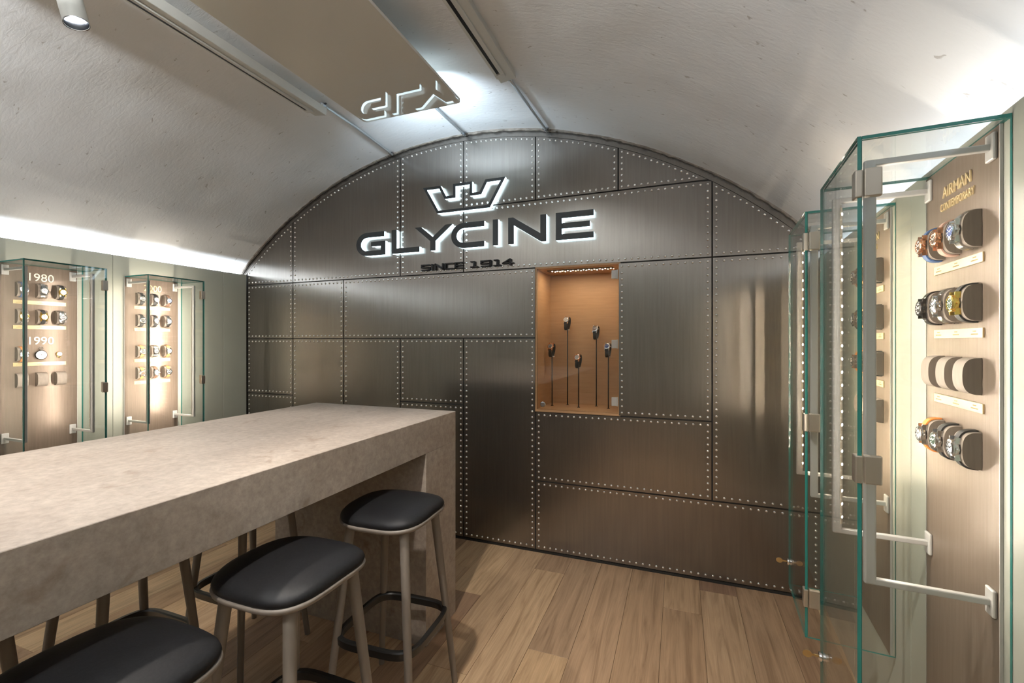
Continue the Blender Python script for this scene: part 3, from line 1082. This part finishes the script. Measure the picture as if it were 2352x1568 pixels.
crown = [(-1.837, 2.656), (-1.686, 2.656), (-1.640, 2.572), (-1.579, 2.572), (-1.579, 2.656), (-1.423, 2.656), (-1.423, 2.572), (-1.362, 2.572), (-1.316, 2.656), (-1.162, 2.656), (-1.283, 2.451), (-1.716, 2.451)]
def inset(poly, d):
    n = len(poly)
    area = sum(poly[i][0] * poly[(i + 1) % n][1] - poly[(i + 1) % n][0] * poly[i][1] for i in range(n))
    sg = 1 if area > 0 else -1
    out = []
    for i in range(n):
        p0, p1, p2 = Vector(poly[i - 1]), Vector(poly[i]), Vector(poly[(i + 1) % n])
        e1, e2 = (p1 - p0).normalized(), (p2 - p1).normalized()
        n1, n2 = Vector((-e1.y, e1.x)) * sg, Vector((-e2.y, e2.x)) * sg
        b_ = (n1 + n2)
        q = p1 + b_ * (d / (1 + n1.dot(n2)))
        out.append((q.x, q.y))
    return out
ci_ = inset(crown, 0.0185)
segs = [[crown[i], crown[(i + 1) % 12], ci_[(i + 1) % 12], ci_[i]] for i in range(12)]
sign_piece('sign_emblem', 'black backlit crown outline emblem above the large letters', segs, 'emblem')

# SINCE 1914 in small solid letters: strokes on a wide block alphabet (unit box)
ST = {'S': [(1, 1, 0.12, 1), (0.0, 1, 0.0, 0.5), (0.06, 0.5, 0.94, 0.5), (1, 0.5, 1, 0), (0, 0, 0.94, 0)],
      'I': [(0.5, 1, 0.5, 0)], 'N': [(0, 0, 0, 1), (0, 1, 1, 0), (1, 0, 1, 1)],
      'C': [(1, 1, 0.1, 1), (0, 0.95, 0, 0.05), (0.1, 0, 1, 0)], 'E': [(0, 1, 1, 1), (0, 1, 0, 0), (0, 0.5, 0.9, 0.5), (0, 0, 1, 0)],
      '1': [(0.15, 1, 0.55, 1), (0.55, 1, 0.55, 0), (0.1, 0, 1.0, 0)],
      '9': [(0, 1, 1, 1), (0, 1, 0, 0.5), (0, 0.5, 1, 0.5), (1, 1, 1, 0), (0, 0, 0.94, 0)],
      '4': [(0.75, 1, 0, 0.32), (0, 0.32, 1.1, 0.32), (0.8, 1, 0.8, 0)]}
def small_char(ch, x0, x1, z0, z1, label):
    e = bm = nb()
    t = 0.0043
    ax, az = x0 + t, z0 + t
    sx, sz = x1 - x0 - 2 * t, z1 - z0 - 2 * t
    ox = (x0 + x1) / 2
    for (a, b_, c, d_) in ST[ch]:
        p, q = Vector((ax + a * sx - ox, az + b_ * sz - z0)), Vector((ax + c * sx - ox, az + d_ * sz - z0))
        u = (q - p).normalized()
        nn = Vector((-u.y, u.x))
        wv = t * (1.5 if abs(u.y) > 0.5 else 0.95)
        p2, q2 = p - u * t * 0.95, q + u * t * 0.95
        prism(bm, [tuple(p2 + nn * wv), tuple(p2 - nn * wv), tuple(q2 - nn * wv), tuple(q2 + nn * wv)], -0.020, -0.001)
    o = obj('sign_character', bm, M['signdark'])
    o.location = (ox, D, z0)
    tag(o, label, 'sign letter', 'small characters under the backlit sign')
    return o
xs_ = [(-1.868, -1.794), (-1.781, -1.767), (-1.750, -1.676), (-1.664, -1.590), (-1.578, -1.508)]
for ch, (a, b_), w_ in zip('SINCE', xs_, ('first', 'second', 'third', 'fourth', 'fifth')):
    small_char(ch, a, b_, 2.028, 2.076, f'small black letter {ch} under the large backlit letters')
xs_ = [(-1.456, -1.388), (-1.365, -1.285), (-1.270, -1.202), (-1.196, -1.116)]
for ch, (a, b_), w_ in zip('1914', xs_, ('first one', 'nine', 'second one', 'four')):
    small_char(ch, a, b_, 2.029, 2.076, f'small black digit, the {w_} of the year under the sign')

# ------------------------------------------------------------------ stone bar table
TX0, TX1, TY0, TY1, TZT = -2.125, -1.148, -0.75, 2.172, 1.100
tb = tag(empty('bar_table', ((TX0 + TX1) / 2, (TY0 + TY1) / 2, 0)), 'long beige stone bar table with thick top and slab ends', 'table')
ox, oy = (TX0 + TX1) / 2, (TY0 + TY1) / 2
bm = nb(); box(bm, TX0 - ox, TY0 - oy, 0.938, TX1 - ox, TY1 - oy, TZT, 0.0015); obj('table_top', bm, M['stone'], tb)
for ya, yb in ((1.868, TY1), (TY0, TY0 + 0.30)):
    bm = nb(); box(bm, TX0 - ox, ya - oy, 0, TX1 - ox, yb - oy, 0.9372, 0.0015); obj('slab_end', bm, M['stone'], tb)

# ------------------------------------------------------------------ bar stools
def sup(n, a, b_, e, k):
    t = 2 * PI * k / n
    c, s = math.cos(t), math.sin(t)
    return math.copysign(abs(c) ** e, c) * a, math.copysign(abs(s) ** e, s) * b_
def make_stool(loc, rz, label):
    r = tag(empty('bar_stool', (loc[0], loc[1], 0), rz), label, 'stool', 'bar stools along the stone table')
    n = 56
    SX, SY, e = 0.183, 0.178, 0.60
    def sag(x, y):
        return 0.010 * (abs(x) / SX) ** 2 * 0 - 0.012 * (abs(y) / SY) ** 2
    # cushion
    def b_seat(bm):
        prof = [(0.93, 0.0), (0.985, 0.006), (1.0, 0.016), (0.985, 0.026), (0.94, 0.036), (0.84, 0.044), (0.66, 0.050), (0.42, 0.0535), (0.18, 0.055)]
        rings = []
        for q, h in prof:
            rings.append([bm.verts.new((*[v * q for v in sup(n, SX, SY, e + (1 - q) * 0.3, k)], 0.794 + h * 0.86 + sag(*[v * q for v in sup(n, SX, SY, e, k)]))) for k in range(n)])
        for A, B in zip(rings, rings[1:]):
            for k in range(n): bm.faces.new((A[k], A[(k + 1) % n], B[(k + 1) % n], B[k]))
        bm.faces.new(list(reversed(rings[0])))
        bm.faces.new(rings[-1])
    link('seat_cushion', cached('seat_cushion', b_seat, M['leather'], True), r)
    def b_shell(bm):
        prof = [(0.86, -0.014), (0.95, -0.010), (1.0, -0.002), (1.012, 0.005), (1.0, 0.011), (0.95, 0.011)]
        rings = []
        for q, h in prof:
            rings.append([bm.verts.new((*[v * q for v in sup(n, SX, SY, e, k)], 0.788 + h + sag(*[v * q for v in sup(n, SX, SY, e, k)]))) for k in range(n)])
        for A, B in zip(rings, rings[1:]):
            for k in range(n): bm.faces.new((A[k], A[(k + 1) % n], B[(k + 1) % n], B[k]))
        bm.faces.new(list(reversed(rings[0])))
        bm.faces.new(rings[-1])
    link('seat_shell', cached('seat_shell', b_shell, M['taupewood'], True), r)
    TOPX, FX = 0.118, 0.185
    for sx in (-1, 1):
        for sy in (-1, 1):
            def b_leg(bm):
                tube(bm, [(sx * TOPX, sy * TOPX, 0.778), (sx * (TOPX + (FX - TOPX) * 0.5), sy * (TOPX + (FX - TOPX) * 0.5), 0.389), (sx * FX, sy * FX, 0.0)], 0.0185, 18, r2=0.0125)
            link('leg', cached(f'stool_leg{sx}{sy}', b_leg, M['taupewood'], sharp=0.8), r)
    def b_ring(bm):
        m = 64
        zc = 0.335
        rad = TOPX + (FX - TOPX) * (1 - zc / 0.778) - 0.006
        A = []
        for k in range(m):
            x, y = sup(m, rad + 0.024, rad + 0.024, 0.44, k)
            l = math.hypot(x, y)
            ux, uy = x / l, y / l
            A.append([bm.verts.new((x + ux * d, y + uy * d, zc + h)) for d, h in ((0.006, -0.017), (0.009, 0.010), (0.005, 0.015), (-0.009, 0.015), (-0.013, 0.010), (-0.010, -0.017))])
        for k in range(m):
            P, Q = A[k], A[(k + 1) % m]
            for j in range(6):
                bm.faces.new((P[j], P[(j + 1) % 6], Q[(j + 1) % 6], Q[j]))
    link('foot_ring', cached('foot_ring', b_ring, M['blackmetal'], sharp=0.6), r)
    return r
for (x, y, rz, lab) in [(-1.09, 1.53, 0.05, 'black leather bar stool on the camera side, farthest, by the metal wall'),
                        (-1.09, 1.02, 0.0, 'black leather bar stool on the camera side, middle of three'),
                        (-1.09, 0.545, 0.0, 'black leather bar stool on the camera side, nearest at bottom left'),
                        (-1.95, 1.56, 0.0, 'bar stool on the far side of table, closest to metal wall'),
                        (-1.97, 1.06, 0.0, 'bar stool on the far side of table, second from metal wall'),
                        (-1.97, 0.56, 0.0, 'bar stool on the far side of table, at left frame edge')]:
    make_stool((x, y), rz, lab)

# ------------------------------------------------------------------ ceiling fittings
CPX0, CPX1, CPY0, CPY1, CPZ = -1.800, -1.142, -2.2, 2.232, 2.820
cp = tag(empty('ceiling_panel', ((CPX0 + CPX1) / 2, (CPY0 + CPY1) / 2, CPZ)), 'long glossy off-white panel hung under the vault, mirroring the sign', 'ceiling panel')
hx, hy = (CPX1 - CPX0) / 2, (CPY1 - CPY0) / 2
rc = 0.025
pts = []
for (qx, qy, a) in ((hx, hy, 0), (-hx, hy, 90), (-hx, -hy, 180), (hx, -hy, 270)):
    for i in range(7):
        t = math.radians(a + 90 * i / 6)
        pts.append((qx - math.copysign(rc, qx) + rc * math.cos(t), qy - math.copysign(rc, qy) + rc * math.sin(t)))
bm = nb()
A = [bm.verts.new((x, y, 0)) for x, y in pts]
B = [bm.verts.new((x, y, 0.014)) for x, y in pts]
bm.faces.new(A); bm.faces.new(list(reversed(B)))
for i in range(len(pts)):
    bm.faces.new((A[i], B[i], B[(i + 1) % len(pts)], A[(i + 1) % len(pts)]))
obj('gloss_sheet', bm, M['gloss'], cp)
bm = nb(); box(bm, -hx + 0.09, -hy + 0.10, 0.0145, hx - 0.09, hy - 0.10, 0.060); obj('tray', bm, M['trackwhite'], cp)
bm = nb(); box(bm, -hx + 0.12, hy - 0.0995, 0.015, hx - 0.12, hy - 0.093, 0.032); obj('unseen_uplight_strip', bm, M['ledstrip'], cp)
area_light('unseen_tray_uplight', (0, hy - 0.091, 0.023), (math.radians(96), 0, 0), 2 * hx - 0.26, 0.012, 5.5, (0.70, 0.86, 1.0), cp, 2.2)
for sx in (-1, 1):  # side uplights are invented, added out of view to brighten the vault
    bm = nb(); box(bm, sx * (hx - 0.0865) - 0.003, -hy + 0.2, 0.020, sx * (hx - 0.0865) + 0.003, 0.6, 0.052); obj('unseen_uplight_strip', bm, M['ledstrip'], cp)
    area_light('unseen_tray_uplight', (sx * (hx - 0.080), -hy / 2 + 0.4, 0.045), (0, -sx * math.radians(125), 0), 0.03, hy + 0.3, E_FILL_UP, (0.93, 0.97, 1.0), cp)
for yy in (-hy + 0.4, -0.4, hy - 0.8):
    for sx in (-1, 1):
        bm = nb(); tube(bm, [(sx * 0.15, yy, 0.06), (sx * 0.15, yy, 0.215)], 0.005, 8); obj('hanger', bm, M['conduit'], cp)

def track(xc, y0_, y1_, zb, label, tilt):
    e = tag(empty('lighting_track', (xc, (y0_ + y1_) / 2, zb)), label, 'lighting track', 'lighting tracks on the vault')
    e.rotation_euler = (0, tilt, 0)
    L = (y1_ - y0_) / 2
    bm = nb()
    box(bm, -0.030, -L, 0.0, 0.060, L, 0.045, 0.002)
    obj('base_channel', bm, M['trackwhite'], e)
    bm = nb()
    box(bm, -0.030, -L, -0.010, -0.016, L - 0.09, -0.0002, 0.001)
    box(bm, -0.0005, -L, -0.010, 0.020, L - 0.09, -0.0002, 0.001)
    obj('rail', bm, M['trackwhite'], e)
    bm = nb(); box(bm, -0.0158, -L, -0.0096, -0.0007, L - 0.10, -0.0002); obj('slot', bm, M['joint'], e)
    bm = nb(); box(bm, -0.031, L - 0.0895, -0.011, 0.021, L - 0.06, -0.0002, 0.001); obj('end_cap', bm, M['trackwhite'], e)
    return e
track(-2.095, YB + 0.3, 2.16, 2.882, 'white lighting track with black slot, left of the gloss panel', 0.14)
track(-0.890, YB + 0.3, 2.27, 2.905, 'white lighting track with black slot, right of the gloss panel', -0.14)

def conduit(pts, label):
    e = tag(empty('conduit', pts[0]), label, 'conduit', 'metal conduits on the vault')
    o = Vector(pts[0])
    P = [Vector(p) - o for p in pts]
    Q = []
    for a, b_ in zip(P, P[1:]):
        for i in range(6):
            Q.append(a.lerp(b_, i / 6))
    Q.append(P[-1])
    bm = nb(); tube(bm, Q, 0.009, 10); obj('pipe', bm, M['conduit'], e, smooth=True)
    for q in (P[0] + Vector((0, 0.02, 0)), P[-1] - Vector((0, 0.02, 0))):
        bm = nb(); tube(bm, [q - Vector((0, 0.008, 0)), q + Vector((0, 0.008, 0))], 0.0125, 12)
        box(bm, q.x - 0.022, q.y - 0.006, q.z + 0.004, q.x + 0.022, q.y + 0.006, q.z + 0.010)
        obj('clip', bm, M['darkchrome'], e)
    return e
conduit([(-2.085, 2.17, archz(-2.085, AR) - 0.022), (-2.10, 2.5, archz(-2.10, AR) - 0.013), (-2.128, 2.962, archz(-2.128, AR) - 0.014)], 'metal conduit from the left lighting track to the metal wall')
conduit([(-1.500, 1.95, archz(-1.5, AR) - 0.014), (-1.487, 2.962, archz(-1.487, AR) - 0.014)], 'metal conduit from behind the gloss panel to the metal wall')
conduit([(-0.885, 2.28, archz(-0.885, AR) - 0.018), (-0.859, 2.962, archz(-0.859, AR) - 0.014)], 'metal conduit from the right lighting track to the metal wall')

def spotlight(xt, yt, zt, target, label, power, size=1.15, color=(1.0, 0.92, 0.82)):
    """cylinder spot under a track at (xt, yt, zt)"""
    e = tag(empty('spotlight', (xt, yt, zt)), label, 'spotlight', 'spotlights on the tracks')
    bm = nb(); box(bm, -0.016, -0.06, -0.020, 0.016, 0.06, -0.001, 0.002); obj('adapter', bm, M['trackwhite'], e)
    bm = nb(); tube(bm, [(0, 0, -0.02), (0, 0, -0.085)], 0.008, 10); obj('stem', bm, M['trackwhite'], e)
    d = (Vector(target) - Vector((xt, yt, zt - 0.13))).normalized()
    q = d.to_track_quat('-Z', 'Y')
    hd = bpy.data.objects.new('spot_head', None)
    bm = nb()
    lathe(bm, [(0.012, 0.085), (0.034, 0.080), (0.038, 0.074), (0.038, -0.085), (0.0355, -0.085), (0.0345, -0.030)], 28)
    h = obj('housing', bm, M['trackwhite'], e, sharp=0.6)
    h.location = (0, 0, -0.130)
    h.rotation_euler = q.to_euler()
    bm = nb()
    seg = 28
    rg = [[bm.verts.new((r_ * math.cos(2 * PI * k / seg), r_ * math.sin(2 * PI * k / seg), z_)) for k in range(seg)] for r_, z_ in ((0.0365, -0.0855), (0.0385, -0.0865), (0.0385, -0.083), (0.0350, -0.0835))]
    for j in range(4):
        for k in range(seg):
            bm.faces.new((rg[j][k], rg[j][(k + 1) % seg], rg[(j + 1) % 4][(k + 1) % seg], rg[(j + 1) % 4][k]))
    obj('rim', bm, M['darkchrome'], h)
    bm = nb()
    ra = [[bm.verts.new((r_ * math.cos(2 * PI * k / seg), r_ * math.sin(2 * PI * k / seg), z_)) for k in range(seg)] for r_, z_ in ((0.0352, -0.0840), (0.0275, -0.048))]
    for k in range(seg):
        bm.faces.new((ra[0][k], ra[0][(k + 1) % seg], ra[1][(k + 1) % seg], ra[1][k]))
    obj('reflector', bm, M['darkchrome'], h, smooth=True)
    bm = nb(); lathe(bm, [(0.028, -0.046), (0.026, -0.049)], 24); obj('lens', bm, M['lens'], h)
    ld = bpy.data.lights.new('spot_light', 'SPOT')
    ld.energy, ld.color, ld.spot_size, ld.spot_blend, ld.shadow_soft_size = power, color, size, 0.55, 0.028
    lo = bpy.data.objects.new('spot_light', ld)
    col.objects.link(lo)
    lo.parent = h
    lo.location = (0, 0, -0.092)
    bpy.data.objects.remove(hd)
    return e
spotlight(-2.103, 0.96, 2.866, (-1.70, 1.15, 1.1), 'white cylinder spotlight hanging at the top left', E_SPOT * 1.15)
spotlight(-2.103, 0.25, 2.866, (-1.6, 0.3, 1.1), 'white cylinder spotlight on left track above the near table end', E_SPOT)
spotlight(-2.103, -0.9, 2.866, (-2.6, -0.6, 0.0), 'added unseen white cylinder spotlight on left track behind the camera', E_SPOT)  # unseen spot, added for bounce light from behind the camera
spotlight(-0.898, 0.75, 2.889, (-0.20, 1.9, 0.0), 'white cylinder spotlight on right track aimed at the floor', E_SPOT * 1.5, 1.3)
spotlight(-0.898, -0.5, 2.889, (-1.3, 0.6, 0.8), 'added unseen white cylinder spotlight on right track behind the camera', E_SPOT)  # guessed spot out of view, added for more fill
spotlight(-0.898, -1.6, 2.889, (-0.6, -1.2, 0.0), 'added unseen white cylinder spotlight on right track at the rear', E_SPOT)  # invented rear spot, adds bounce off the floor behind
